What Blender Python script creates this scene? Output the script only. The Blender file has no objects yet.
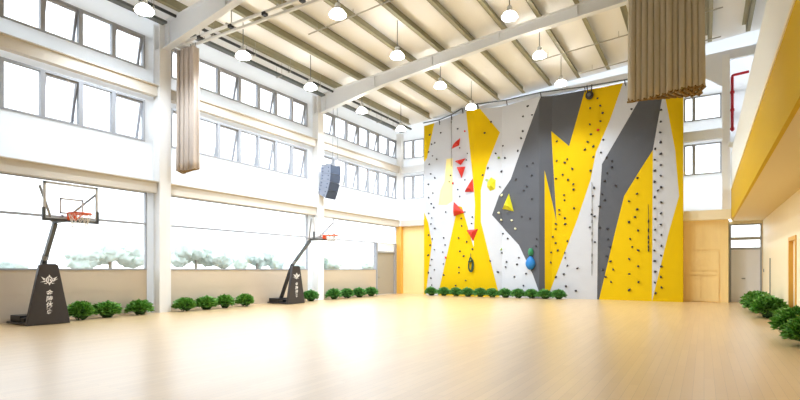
import bpy, bmesh, math, random
from mathutils import Vector, Matrix

SKY, LAMP_W, LAMP_EMIT, EXPOSURE = 1.8, 390.0, 7.0, 1.0

# climbing wall: fold lines (x, y), painted panels and bolted holds as metres (x, z) on the wall
PROFILE = [(-14.58, 27.00), (-11.13, 26.55), (-9.61, 26.90), (-7.38, 26.30), (-6.79, 26.60), (-4.46, 26.80), (-2.07, 26.60), (0.50, 26.60)]
PANELS = [
    ('yellow', [(-14.58, 10.23), (-13.82, 10.28), (-14.36, 8.26), (-14.58, 8.04)]),
    ('yellow', [(-14.58, 5.00), (-14.29, 4.38), (-14.00, 3.10), (-14.44, 0.00), (-14.58, 0.00)]),
    ('white', [(-13.82, 10.28), (-11.65, 10.54), (-11.13, 6.00), (-11.08, 5.15), (-11.16, 2.78), (-11.92, 5.10), (-12.19, 5.18), (-13.57, 0.00), (-14.44, 0.00), (-14.00, 3.10), (-14.29, 4.38), (-14.58, 5.00), (-14.58, 8.04), (-14.36, 8.26)]),
    ('yellow', [(-11.65, 10.54), (-10.80, 10.56), (-9.72, 9.13), (-10.42, 7.36), (-10.75, 5.98), (-10.75, 4.18), (-10.64, 3.73), (-10.31, 2.32), (-9.74, 0.00), (-13.57, 0.00), (-12.19, 5.18), (-11.92, 5.10), (-11.16, 2.78), (-11.08, 5.15), (-11.13, 6.00)]),
    ('white', [(-10.80, 10.56), (-7.29, 10.54), (-8.65, 7.43), (-9.05, 6.46), (-9.77, 5.62), (-10.15, 4.55), (-9.42, 3.69), (-8.56, 2.83), (-7.73, 1.22), (-7.25, 0.00), (-9.74, 0.00), (-10.31, 2.32), (-10.64, 3.73), (-10.75, 4.18), (-10.75, 5.98), (-10.42, 7.36), (-9.72, 9.13)]),
    ('grey', [(-7.29, 10.54), (-5.17, 10.61), (-5.94, 7.85), (-6.83, 8.73), (-6.56, 3.97), (-7.13, 6.70), (-7.11, 0.00), (-7.25, 0.00), (-7.73, 1.22), (-8.56, 2.83), (-9.42, 3.69), (-10.15, 4.55), (-9.77, 5.62), (-9.05, 6.46), (-8.65, 7.43)]),
    ('yellow', [(-5.17, 10.61), (-3.39, 10.62), (-3.99, 8.91), (-4.65, 7.41), (-4.91, 6.02), (-5.55, 4.03), (-7.02, 0.00), (-7.11, 0.00), (-7.13, 6.70), (-6.56, 3.97), (-6.83, 8.73), (-5.94, 7.85)]),
    ('white', [(-3.39, 10.62), (-2.11, 10.56), (-2.59, 9.77), (-4.37, 6.78), (-4.56, 3.74), (-4.60, 0.00), (-7.02, 0.00), (-5.55, 4.03), (-4.91, 6.02), (-4.65, 7.41), (-3.99, 8.91)]),
    ('grey', [(-2.11, 10.56), (-1.40, 10.56), (-1.69, 9.51), (-1.94, 7.99), (-2.07, 7.16), (-2.63, 6.28), (-3.34, 5.09), (-3.71, 3.55), (-4.51, 0.00), (-4.60, 0.00), (-4.56, 3.74), (-4.37, 6.78), (-2.59, 9.77)]),
    ('yellow', [(-2.07, 7.16), (-2.11, 0.00), (-2.11, 0.00), (-4.60, 0.00), (-4.51, 0.00), (-3.71, 3.55), (-3.34, 5.09), (-2.63, 6.28)]),
    ('white', [(-1.40, 10.56), (-1.69, 9.51), (-1.94, 7.99), (-2.07, 7.16), (-2.11, 0.00), (-1.44, 3.11), (-0.99, 4.90), (-1.15, 7.05), (-1.56, 9.58), (-1.30, 10.55)]),
    ('yellow', [(-1.30, 10.55), (-0.83, 10.55), (-0.83, 0.00), (-2.11, 0.00), (-2.11, 0.00), (-1.44, 3.11), (-0.99, 4.90), (-1.15, 7.05), (-1.56, 9.58)]),
]
HOLDS = {
    ('dark', 'white left'): [(-13.36, 9.60), (-13.78, 9.07), (-14.00, 9.02), (-14.22, 8.60), (-13.93, 8.32), (-13.64, 8.07), (-12.19, 9.63), (-12.05, 8.51), (-11.55, 8.12), (-11.62, 7.76), (-14.18, 7.84), (-14.07, 7.25), (-13.78, 6.98), (-14.25, 6.64), (-13.93, 6.10), (-14.22, 5.85), (-14.03, 5.45), (-13.85, 5.22), (-14.22, 4.89), (-14.00, 4.60), (-14.07, 4.24), (-13.78, 3.96), (-12.66, 7.00), (-12.76, 6.63), (-12.19, 6.13), (-12.05, 5.72), (-11.72, 6.63), (-11.72, 4.80), (-11.23, 4.48), (-11.29, 4.11), (-13.01, 4.89), (-13.96, 3.34), (-13.82, 2.70), (-14.00, 2.11), (-14.11, 1.75), (-13.82, 1.48), (-14.07, 0.99), (-14.00, 0.57), (-13.15, 3.37), (-13.04, 2.95), (-13.22, 2.54), (-13.18, 1.83)],
    ('dark', 'yellow left edge top'): [(-14.14, 9.61)],
    ('dark', 'yellow left triangle'): [(-11.95, 4.44), (-11.92, 4.01), (-10.64, 6.82), (-13.15, 1.18), (-12.12, 3.33), (-11.59, 3.10), (-11.23, 2.67), (-12.05, 2.54), (-11.78, 2.28), (-12.12, 1.62), (-12.12, 1.33), (-11.65, 0.88), (-12.32, 0.58), (-10.20, 9.75), (-10.53, 9.17)],
    ('dark', 'white mid left'): [(-10.36, 7.19), (-8.02, 10.18), (-7.76, 9.66), (-8.32, 9.71), (-8.32, 8.91), (-8.41, 8.55), (-8.62, 7.92), (-9.55, 8.35), (-9.93, 7.97), (-9.42, 7.67), (-9.64, 6.95), (-9.72, 6.09), (-9.55, 3.50), (-9.23, 3.21), (-9.61, 2.42), (-8.56, 2.15), (-8.68, 1.78), (-8.14, 1.29), (-8.83, 1.12), (-8.29, 0.65), (-9.33, 1.92), (-9.36, 1.64), (-9.82, 1.37), (-10.23, 1.98)],
    ('dark', 'yellow left edge bottom'): [(-14.22, 3.59), (-14.11, 2.98), (-14.25, 2.38), (-14.25, 1.32)],
    ('dark', 'grey centre'): [(-8.74, 6.39), (-8.26, 5.74), (-8.08, 5.93), (-7.81, 6.48), (-7.73, 7.13), (-8.08, 7.02), (-7.79, 5.23), (-8.38, 4.35), (-7.90, 4.21), (-7.50, 3.10), (-7.55, 2.74)],
    ('dark', 'yellow bolt'): [(-4.58, 10.09), (-4.44, 9.69), (-4.93, 9.64), (-4.32, 9.32), (-4.44, 8.92), (-4.93, 8.83), (-4.89, 8.32), (-5.03, 7.96), (-4.77, 7.70), (-5.17, 7.59), (-6.54, 8.15), (-6.02, 7.19), (-6.14, 7.02), (-6.54, 7.14), (-5.77, 6.66), (-6.24, 6.39), (-6.59, 6.23), (-5.99, 6.11), (-5.72, 5.88), (-5.72, 5.60), (-6.19, 5.35), (-6.16, 5.07), (-5.70, 4.63), (-6.41, 4.59), (-6.41, 4.36), (-6.14, 4.14), (-4.91, 6.50), (-4.77, 7.17), (-6.59, 3.87), (-6.12, 3.85), (-6.61, 3.61), (-6.74, 3.22), (-6.61, 2.88), (-6.02, 2.97), (-6.83, 2.39), (-6.49, 2.49), (-6.83, 1.87)],
    ('dark', 'white mid right'): [(-4.30, 7.97), (-4.42, 7.36), (-4.74, 5.61), (-4.79, 5.21), (-4.84, 4.28), (-4.72, 4.17), (-6.14, 2.36), (-6.12, 2.10), (-6.02, 1.71), (-6.21, 1.27), (-6.59, 1.12), (-6.09, 0.63), (-5.53, 1.56), (-5.60, 0.41), (-4.93, 3.65), (-4.70, 2.89), (-3.14, 9.64), (-3.01, 9.27)],
    ('dark', 'grey right'): [(-4.15, 7.08), (-4.13, 6.30), (-4.25, 5.92), (-4.37, 5.28), (-4.25, 4.95), (-4.49, 4.66), (-4.49, 3.61), (-4.11, 3.52), (-4.08, 2.99), (-3.97, 2.64), (-4.15, 2.15), (-4.32, 1.50), (-3.90, 6.85), (-3.90, 6.57), (-3.73, 5.64)],
    ('dark', 'yellow right triangle'): [(-3.97, 1.90), (-3.83, 1.50), (-4.20, 1.13), (-3.94, 0.89), (-2.76, 5.91), (-2.76, 5.14), (-3.12, 4.81), (-2.74, 4.39), (-2.85, 4.04), (-3.12, 3.79), (-2.72, 3.38), (-3.07, 2.98), (-2.98, 2.59), (-2.70, 2.42), (-3.10, 2.01), (-2.70, 1.65), (-3.10, 1.29), (-2.70, 0.90), (-3.10, 0.51)],
    ('dark', 'white far right'): [(-1.73, 9.00), (-1.75, 8.44), (-1.75, 7.94), (-1.75, 7.47), (-1.98, 7.20), (-2.00, 6.68), (-1.75, 6.93), (-1.73, 6.41), (-2.00, 6.16), (-1.73, 5.90), (-2.00, 5.64), (-1.73, 5.38), (-1.86, 5.23), (-2.00, 4.93), (-1.73, 4.67), (-2.00, 4.39), (-1.73, 4.13), (-1.98, 3.89), (-1.73, 3.62), (-1.98, 3.39), (-1.71, 3.12), (-1.98, 2.90), (-1.71, 2.61), (-2.00, 2.40), (-1.73, 2.16), (-1.98, 1.91), (-1.98, 1.41), (-1.98, 0.89)],
    ('dark', 'yellow far right'): [(-1.73, 1.65), (-1.73, 1.15), (-1.71, 0.66), (-1.96, 0.40)],
    ('pale', 'grey centre'): [(-9.61, 5.64), (-9.77, 4.65), (-9.64, 4.26), (-8.98, 4.18), (-8.77, 3.71)],
    ('red', 'white left'): [(-12.52, 6.52), (-13.01, 2.21), (-11.72, 9.41)],
    ('red', 'yellow bolt'): [(-4.56, 8.51)],
    ('green', 'white mid left'): [(-9.64, 2.62), (-9.77, 7.71), (-10.42, 6.52)],
}
# ------------------------------------------------------------------ helpers
def lin(c):
    c = c / 255.0
    return c / 12.92 if c <= 0.04045 else ((c + 0.055) / 1.055) ** 2.4
def rgb(r, g, b): return (lin(r), lin(g), lin(b), 1.0)

def material(name, col, rough=0.6, metal=0.0, spec=0.5, noise=None, bump=None, coat=0.0):
    m = bpy.data.materials.new(name); m.use_nodes = True
    nt = m.node_tree; b = nt.nodes['Principled BSDF']
    b.inputs['Base Color'].default_value = col
    b.inputs['Roughness'].default_value = rough
    b.inputs['Metallic'].default_value = metal
    b.inputs['Specular IOR Level'].default_value = spec
    b.inputs['Coat Weight'].default_value = coat
    if noise:
        scale, amount, stretch = noise
        tc = nt.nodes.new('ShaderNodeTexCoord'); mp = nt.nodes.new('ShaderNodeMapping')
        mp.inputs['Scale'].default_value = stretch
        nz = nt.nodes.new('ShaderNodeTexNoise'); nz.inputs['Scale'].default_value = scale
        nz.inputs['Detail'].default_value = 4
        mx = nt.nodes.new('ShaderNodeMix'); mx.data_type = 'RGBA'
        lo = tuple(c * (1 - amount) for c in col[:3]) + (1,); hi = tuple(min(1, c * (1 + amount)) for c in col[:3]) + (1,)
        mx.inputs[6].default_value = lo; mx.inputs[7].default_value = hi
        nt.links.new(tc.outputs['Object'], mp.inputs[0]); nt.links.new(mp.outputs[0], nz.inputs['Vector'])
        nt.links.new(nz.outputs['Fac'], mx.inputs[0]); nt.links.new(mx.outputs[2], b.inputs['Base Color'])
        if bump:
            bp = nt.nodes.new('ShaderNodeBump'); bp.inputs['Strength'].default_value = bump
            nt.links.new(nz.outputs['Fac'], bp.inputs['Height']); nt.links.new(bp.outputs[0], b.inputs['Normal'])
    return m

def floor_material():
    m = bpy.data.materials.new('sprung wood floor'); m.use_nodes = True
    nt = m.node_tree; b = nt.nodes['Principled BSDF']; L = nt.links.new
    tc = nt.nodes.new('ShaderNodeTexCoord'); mp = nt.nodes.new('ShaderNodeMapping')
    mp.inputs['Rotation'].default_value = (0, 0, math.pi / 2)
    br = nt.nodes.new('ShaderNodeTexBrick')
    br.inputs['Scale'].default_value = 1.0; br.inputs['Brick Width'].default_value = 1.8
    br.inputs['Row Height'].default_value = 0.12; br.inputs['Mortar Size'].default_value = 0.002
    br.inputs['Color1'].default_value = rgb(*FLOOR_A); br.inputs['Color2'].default_value = rgb(*FLOOR_B)
    br.inputs['Mortar'].default_value = rgb(*[int(c * .86) for c in FLOOR_A]); br.inputs['Bias'].default_value = 0.0
    L(tc.outputs['Object'], mp.inputs[0]); L(mp.outputs[0], br.inputs['Vector'])
    L(br.outputs['Color'], b.inputs['Base Color'])
    b.inputs['Roughness'].default_value = FLOOR_ROUGH
    b.inputs['Specular IOR Level'].default_value = 0.5
    b.inputs['Coat Weight'].default_value = FLOOR_COAT; b.inputs['Coat Roughness'].default_value = 0.28
    return m

def glass_material(name, tint=(1, 1, 1, 1), gloss=0.08):
    m = bpy.data.materials.new(name); m.use_nodes = True
    nt = m.node_tree; nt.nodes.clear()
    o = nt.nodes.new('ShaderNodeOutputMaterial'); t = nt.nodes.new('ShaderNodeBsdfTransparent')
    g = nt.nodes.new('ShaderNodeBsdfGlossy'); g.inputs['Roughness'].default_value = 0.02
    t.inputs['Color'].default_value = tint
    mx = nt.nodes.new('ShaderNodeMixShader'); mx.inputs[0].default_value = gloss
    nt.links.new(t.outputs[0], mx.inputs[1]); nt.links.new(g.outputs[0], mx.inputs[2]); nt.links.new(mx.outputs[0], o.inputs[0])
    return m

def translucent_material(name, col, trans, emit=0.0):
    m = bpy.data.materials.new(name); m.use_nodes = True
    nt = m.node_tree; nt.nodes.clear()
    o = nt.nodes.new('ShaderNodeOutputMaterial'); d = nt.nodes.new('ShaderNodeBsdfDiffuse'); t = nt.nodes.new('ShaderNodeBsdfTranslucent')
    d.inputs['Color'].default_value = col; t.inputs['Color'].default_value = col
    mx = nt.nodes.new('ShaderNodeMixShader'); mx.inputs[0].default_value = trans
    nt.links.new(d.outputs[0], mx.inputs[1]); nt.links.new(t.outputs[0], mx.inputs[2])
    last = mx
    if emit:
        e = nt.nodes.new('ShaderNodeEmission'); e.inputs['Strength'].default_value = emit
        ad = nt.nodes.new('ShaderNodeAddShader')
        nt.links.new(mx.outputs[0], ad.inputs[0]); nt.links.new(e.outputs[0], ad.inputs[1]); last = ad
    nt.links.new(last.outputs[0], o.inputs[0])
    return m

SC = bpy.context.scene
COL = SC.collection

def box(bm, x0, x1, y0, y1, z0, z1):
    vs = [bm.verts.new((x, y, z)) for z in (z0, z1) for y in (y0, y1) for x in (x0, x1)]
    for f in ((0, 2, 3, 1), (4, 5, 7, 6), (0, 1, 5, 4), (2, 6, 7, 3), (0, 4, 6, 2), (1, 3, 7, 5)):
        bm.faces.new([vs[i] for i in f])

def frame_of(d):
    d = d.normalized(); a = Vector((0, 0, 1)) if abs(d.z) < 0.9 else Vector((1, 0, 0))
    u = d.cross(a).normalized(); return u, d.cross(u).normalized()

def tube(bm, pts, r, n=8, cap=True, closed=False):
    pts = [Vector(p) for p in pts]; rings = []; k = len(pts)
    rr = r if isinstance(r, (list, tuple)) else [r] * k
    for i, p in enumerate(pts):
        if closed: d = pts[(i + 1) % k] - pts[i - 1]
        else: d = pts[min(i + 1, k - 1)] - pts[max(i - 1, 0)]
        u, w = frame_of(d)
        if rings:                                   # keep the ring from twisting
            pu = rings_u[-1]; u = (pu - d.normalized() * pu.dot(d.normalized())).normalized(); w = d.normalized().cross(u)
        else: rings_u = []
        rings_u.append(u)
        rings.append([bm.verts.new(p + (u * math.cos(2 * math.pi * j / n) + w * math.sin(2 * math.pi * j / n)) * rr[i]) for j in range(n)])
    for i in range(k if closed else k - 1):
        a, b = rings[i], rings[(i + 1) % k]
        for j in range(n): bm.faces.new((a[j], a[(j + 1) % n], b[(j + 1) % n], b[j]))
    if cap and not closed: bm.faces.new(rings[0][::-1]); bm.faces.new(rings[-1])

def bar(bm, p, q, w, h):
    """rectangular bar from p to q, w across, h along the up side"""
    p, q = Vector(p), Vector(q); u, v = frame_of(q - p)
    vs = [bm.verts.new(c + u * (sx * w / 2) + v * (sy * h / 2)) for c in (p, q) for sx, sy in ((-1, -1), (1, -1), (1, 1), (-1, 1))]
    for f in ((3, 2, 1, 0), (4, 5, 6, 7), (0, 1, 5, 4), (1, 2, 6, 5), (2, 3, 7, 6), (3, 0, 4, 7)):
        bm.faces.new([vs[i] for i in f])

def lathe(bm, prof, c=(0, 0, 0), n=20):
    c = Vector(c); rings = []
    for r, z in prof:
        rings.append([bm.verts.new(c + Vector((r * math.cos(2 * math.pi * j / n), r * math.sin(2 * math.pi * j / n), z))) for j in range(n)])
    for a, b in zip(rings, rings[1:]):
        for j in range(n): bm.faces.new((a[j], a[(j + 1) % n], b[(j + 1) % n], b[j]))

def prism(bm, pts, vec):
    """closed outline pts swept by vec"""
    vec = Vector(vec); a = [bm.verts.new(p) for p in pts]; b = [bm.verts.new(Vector(p) + vec) for p in pts]
    n = len(pts); bm.faces.new(a[::-1]); bm.faces.new(b)
    for i in range(n): bm.faces.new((a[i], a[(i + 1) % n], b[(i + 1) % n], b[i]))

def blob(bm, c, rx, ry, rz, seed, rough=0.25, sub=2):
    r = random.Random(seed)
    res = bmesh.ops.create_icosphere(bm, subdivisions=sub, radius=1.0)
    for v in res['verts']:
        k = 1 + rough * (r.random() - 0.5) * 2
        v.co = Vector((c[0] + v.co.x * rx * k, c[1] + v.co.y * ry * k, c[2] + v.co.z * rz * k))

def mesh(name, bm, mat, bevel=0.0, smooth=False):
    bmesh.ops.recalc_face_normals(bm, faces=bm.faces)
    if bevel:
        es = [e for e in bm.edges if len(e.link_faces) == 2 and e.calc_face_angle(0) > 0.6]
        bmesh.ops.bevel(bm, geom=es, offset=bevel, segments=2, affect='EDGES', profile=0.6)
    if smooth:
        for f in bm.faces: f.smooth = True
    me = bpy.data.meshes.new(name); bm.to_mesh(me); bm.free(); me.materials.append(mat)
    return me

def obj(name, bm, mat, parent=None, loc=None, **kw):
    o = bpy.data.objects.new(name, mesh(name, bm, mat, **kw)); COL.objects.link(o)
    if parent: o.parent = parent
    if loc: o.location = loc
    return o

def tag(o, label, cat, group=None):
    o['label'] = label; o['category'] = cat
    if group: o['group'] = group
    return o
def thing(name, label, cat, loc, group=None):
    o = bpy.data.objects.new(name, None); o.empty_display_size = 0.2; COL.objects.link(o); o.location = loc
    return tag(o, label, cat, group)
def dup(o, loc, label, group=None):
    r = o.copy(); COL.objects.link(r); r.location = loc; r['label'] = label
    if group: r['group'] = group
    for ch in list(o.children):
        c = ch.copy(); COL.objects.link(c); c.parent = r
        for g in list(ch.children):
            d = g.copy(); COL.objects.link(d); d.parent = c
    return r
def struct(name, bm, mat, parent=None, **kw):
    o = obj(name, bm, mat, parent, **kw)
    if not parent: o['kind'] = 'structure'
    return o
def B(*boxes):
    bm = bmesh.new()
    for b in boxes: box(bm, *b)
    return bm

# ------------------------------------------------------------------ materials
FLOOR_A, FLOOR_B, FLOOR_ROUGH, FLOOR_COAT = (214, 181, 132), (222, 190, 142), 0.42, 0.75
M = dict(
    floor=floor_material(),
    white_wall=material('white plaster', rgb(244, 245, 246), 0.7),
    spandrel=translucent_material('white wall made translucent', rgb(246, 248, 250), 0.5),  # white wall made translucent so daylight brightens it from behind
    beige=material('glossy panel with floor reflection colour', rgb(206, 191, 172), 0.25, spec=0.6, noise=(1.2, 0.05, (1, .3, 1))),  # beige of the reflected floor is put into the base colour
    beam=material('cream painted beam', rgb(216, 210, 200), 0.55),
    steel=material('white painted steel', rgb(240, 241, 242), 0.45),
    rafter=material('pale grey painted steel', rgb(234, 238, 244), 0.45),
    purlin=material('galvanised purlin', rgb(150, 146, 118), 0.5, noise=(3, 0.2, (1, .2, 1))),
    roof=material('cream roof deck', rgb(244, 245, 246), 0.7, noise=(.5, 0.05, (1, .1, 1))),
    alu=material('grey aluminium frame', rgb(160, 163, 170), 0.4),
    glass=glass_material('window glass'),
    board_glass=glass_material('clear backboard glass', (.97, .985, 1, 1), 0.06),
    wood_back=material('honey wood veneer', rgb(252, 222, 158), 0.45, noise=(2, 0.06, (6, 6, .4))),
    wood_right=material('light wood veneer', rgb(248, 234, 200), 0.5, noise=(2, 0.05, (6, 3, .4))),
    wood_gold=material('golden wood cladding', rgb(226, 172, 74), 0.4),
    fascia=material('yellow painted fascia', rgb(206, 166, 0), 0.6, spec=.12),
    parapet=material('cream parapet board', rgb(238, 238, 230), 0.5),
    soffit=material('warm cream soffit', rgb(224, 202, 146), 0.7, spec=.2),
    cream_trim=material('cream edge trim', rgb(246, 236, 208), 0.5),
    door_grey=material('pale grey door leaf', rgb(236, 236, 240), 0.5),
    door_beige=material('beige grey door leaf', rgb(168, 162, 150), 0.4),
    dark=material('black rubberised pad', rgb(58, 54, 56), 0.5, noise=(8, .08, (1, 1, 1))),
    black=material('black painted metal', rgb(30, 30, 34), 0.4),
    grey_metal=material('dark grey painted arm', rgb(86, 92, 96), 0.4),
    light_metal=material('light grey metal', rgb(150, 154, 160), 0.35),
    white_paint=material('white paint', rgb(250, 250, 250), 0.6),
    orange=material('orange rim', rgb(240, 110, 70), 0.4),
    net=material('white net cord', rgb(238, 236, 230), 0.8),
    curtain=material('taupe curtain cloth', rgb(200, 187, 176), 0.9, noise=(6, .03, (1, 1, .1))),
    curtain_b=material('sand curtain cloth', rgb(198, 186, 160), 0.9, noise=(6, .03, (1, 1, .1))),
    hem=material('brown curtain hem', rgb(140, 112, 66), 0.9),
    board_edge=material('pale grey board frame', rgb(214, 217, 222), 0.4),
    track=material('white curtain track', rgb(236, 236, 234), 0.4),
    tray=material('dark grey cable tray', rgb(110, 116, 116), 0.5),
    tray_thin=material('black conduit', rgb(58, 62, 62), 0.5),
    conduit=material('grey conduit', rgb(170, 168, 160), 0.5),
    speaker_side=material('blue grey speaker cabinet', rgb(142, 150, 168), 0.5),
    speaker_grille=material('dark blue grey speaker grille', rgb(68, 80, 102), 0.6, noise=(60, .3, (1, 1, 1))),
    panel_white=material('white climbing panel', rgb(196, 199, 206), 0.7, noise=(30, .04, (1, 1, 1))),
    panel_yellow=material('yellow climbing panel', rgb(216, 180, 2), 0.75, spec=.15, noise=(30, .04, (1, 1, 1))),
    panel_grey=material('grey climbing panel', rgb(80, 82, 88), 0.75, noise=(30, .07, (1, 1, 1))),
    gold_reflection=material('painted gold reflection', rgb(244, 226, 150), 0.65),  # colour of a reflection, not of another panel
    hold_dark=material('dark climbing hold', rgb(54, 52, 58), 0.7),
    hold_pale=material('pale climbing hold', rgb(230, 226, 190), 0.7),
    hold_red=material('red climbing hold', rgb(214, 50, 34), 0.6),
    hold_green=material('green climbing hold', rgb(150, 180, 60), 0.7),
    volume_red=material('red climbing volume', rgb(216, 52, 40), 0.6),
    volume_lime=material('lime yellow climbing volume', rgb(222, 214, 24), 0.6),
    blue=material('blue climbing volume', rgb(24, 116, 186), 0.55),
    green=material('green climbing hold big', rgb(44, 130, 84), 0.6),
    rope=material('dark green rope', rgb(48, 74, 52), 0.8),
    rope_grey=material('grey rope', rgb(120, 118, 116), 0.8),
    leaf=material('green leaves', rgb(104, 160, 66), 0.4, noise=(22, .8, (1, 1, 1))),  # noise varies the green and also paints in leaf highlights
    leaf_dark=material('deep green leaves', rgb(92, 152, 76), 0.4, noise=(22, .75, (1, 1, 1))),  # light spots of the noise double as painted leaf highlights
    stem=material('dark plant stems', rgb(44, 84, 36), 0.8),
    tree=material('tree foliage paled for haze', rgb(212, 228, 220), 0.9, noise=(2.5, .15, (1, 1, 1))),  # outdoor haze and glare are put into this pale colour
    trunk=material('tree bark', rgb(150, 146, 136), 0.9),
    ground=material('pale outdoor paving', rgb(120, 116, 108), 0.9),
    red_pipe=material('red fire pipe', rgb(206, 40, 56), 0.4),
    lamp_cap=material('grey lamp cap', rgb(168, 166, 160), 0.4),
    lamp_shade=translucent_material('glowing white lamp shade', rgb(252, 250, 244), 0.4, LAMP_EMIT),
)

# ------------------------------------------------------------------ the setting
XW, YB, YF, XR, XU = -16.55, 27.30, -6.0, 2.28, 6.0       # window wall, back wall, wall behind the camera, right wall, upper right wall
def rafter_top(x): return 10.15 + 0.09 * (x + 16.2)
RAFTER_LOW = [(-17.0, 9.05), (-16.2, 9.2), (-12.5, 9.9), (-10.1, 10.18), (-6.4, 10.6), (-2.35, 10.88), (6.5, 11.65)]
def rafter_low(x):
    for (a, p), (b, q) in zip(RAFTER_LOW, RAFTER_LOW[1:]):
        if a <= x <= b: return p + (q - p) * (x - a) / (b - a)

bm = B((-16.9, 6.2, YF - .2, 28.4, -0.15, 0.0)); struct('floor', bm, M['floor'])
bm = B((-140, -16.95, -60, 120, -0.3, -0.12)); struct('ground', bm, M['ground'])

bm = bmesh.new()
prism(bm, [(-16.9, YF - .2, rafter_top(-16.9) + .34), (6.2, YF - .2, rafter_top(6.2) + .34), (6.2, YF - .2, rafter_top(6.2) + .46), (-16.9, YF - .2, rafter_top(-16.9) + .46)], (0, 28.6 - YF + .2, 0))
struct('ceiling', bm, M['roof'])

# window rows on the window wall: (y0, y1, opens)
ROWS = [(5.92, 7.35), (8.44, 9.58)]
BAY_PANES = [
    [(4.1, 5.15, 0), (5.15, 6.2, 1), (6.2, 7.22, 0), (7.22, 8.27, 1), (8.27, 9.29, 0), (9.29, 10.36, 1)],
    [(11.35, 12.4, 1), (12.4, 13.46, 0), (13.46, 14.52, 1), (14.52, 15.57, 0), (15.57, 16.6, 1), (16.6, 17.65, 0), (17.65, 18.68, 1)],
    [(19.75, 20.82, 1), (20.82, 21.88, 0), (21.88, 22.96, 1), (22.96, 23.95, 0), (23.95, 25.0, 1), (25.0, 26.1, 0), (26.1, 27.1, 1)],
]
BAY_ENDS = [(4.1, 10.45), (11.25, 18.75), (19.7, 27.15)]
W0, W1 = XW - .22, XW
bm = bmesh.new()
gaps = [(YF, BAY_ENDS[0][0])] + [(BAY_ENDS[i][1] if i < 3 else 0, BAY_ENDS[i + 1][0] if i < 2 else YB + .2) for i in range(3)]
for z0, z1 in ((4.18, 5.92), (7.35, 8.44), (9.58, 10.45)): box(bm, W0, W1, YF, YB + .2, z0, z1)
for z0, z1 in ((0, 4.18),) + tuple(ROWS):
    for a, b in gaps: box(bm, W0, W1, a, b, z0, z1)
for (a, b), row in zip(BAY_ENDS, BAY_PANES):                 # slivers beside the outermost panes
    for z0, z1 in ROWS:
        if row[-1][1] < b: box(bm, W0, W1, row[-1][1], b, z0, z1)
        if row[0][0] > a: box(bm, W0, W1, a, row[0][0], z0, z1)
struct('wall_left', bm, M['spandrel'])

NW = [0]
def next_window():
    NW[0] += 1; return 'window_%d' % NW[0]

def pane_frame(bm, y0, y1, z0, z1, x0, x1, t):
    box(bm, x0, x1, y0, y1, z0, z0 + t); box(bm, x0, x1, y0, y1, z1 - t, z1)
    box(bm, x0, x1, y0, y0 + t, z0 + t, z1 - t); box(bm, x0, x1, y1 - t, y1, z0 + t, z1 - t)

def upper_window(y0, y1, z0, z1, opens):
    bm = bmesh.new(); pane_frame(bm, y0, y1, z0, z1, XW - .12, XW + .02, .062)
    w = struct(next_window(), bm, M['alu'])
    if not opens:
        obj('pane', B((XW - .07, XW - .06, y0 + .05, y1 - .05, z0 + .05, z1 - .05)), M['glass'], w)
        return
    # top hung sash pushed outwards at the bottom
    hinge = Vector((XW - .06, 0, z1 - .06)); ang = math.radians(13)
    def swing(bm):
        for v in bm.verts:
            d = v.co.z - hinge.z; dx = v.co.x - hinge.x
            v.co.x = hinge.x + dx * math.cos(ang) + d * math.sin(ang); v.co.z = hinge.z + d * math.cos(ang) - dx * math.sin(ang)
    bm = bmesh.new(); pane_frame(bm, y0 + .055, y1 - .055, z0 + .06, z1 - .06, XW - .09, XW - .03, .075); swing(bm)
    s = obj('sash', bm, M['alu'], w)
    bm = B((XW - .065, XW - .057, y0 + .11, y1 - .11, z0 + .115, z1 - .115)); swing(bm)
    obj('pane', bm, M['glass'], s)
    h = z1 - z0
    for y in (y0 + .06, y1 - .06):
        bm = bmesh.new(); tube(bm, [(XW - .04, y, z0 + .1), (XW - .06 - math.sin(ang) * h * .72, y, z0 + .24)], .014, 6)
        obj('stay', bm, M['alu'], w)
    bm = bmesh.new(); tube(bm, [(XW - .05, (y0 + y1) / 2, z0 + .07), (XW - math.sin(ang) * h * .9, (y0 + y1) / 2 + .1, z0 + .12)], .012, 6)
    obj('handle', bm, M['alu'], w)
for (z0, z1) in ROWS:
    for row in BAY_PANES:
        for y0, y1, o in row: upper_window(y0, y1, z0, z1, o)

# tall lower glazing: two stacked panes per bay, over a glossy panel coloured like the floor it reflects
DOOR_Y = (24.85, 26.75)
for i, (a, b) in enumerate(BAY_ENDS):
    for z0, z1 in ((1.5, 3.09), (3.09, 4.18)):
        b2 = b if (i < 2 or z0 > 3) else DOOR_Y[0] - .1
        bm = bmesh.new(); pane_frame(bm, a, b2, z0, z1, XW - .1, XW - .02, .035)
        w = struct(next_window(), bm, M['alu'])
        obj('pane', B((XW - .065, XW - .055, a + .035, b2 - .035, z0 + .035, z1 - .035)), M['glass'], w)
    b2 = b if i < 2 else DOOR_Y[0] - .1
    bm = B((W0, XW - .03, a, b2, 0, .78), (W0, XW - .03, a, b2, .80, 1.5), (W0, XW - .036, a, b2, .78, .80))  # shallow groove imitates the mirrored line of the far floor edge
    struct('wall_left_panel', bm, M['beige'])
    struct('trim_%d' % (i + 1), B((XW - .04, XW - .01, a, b2, 1.485, 1.525)), M['alu'])
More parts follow.
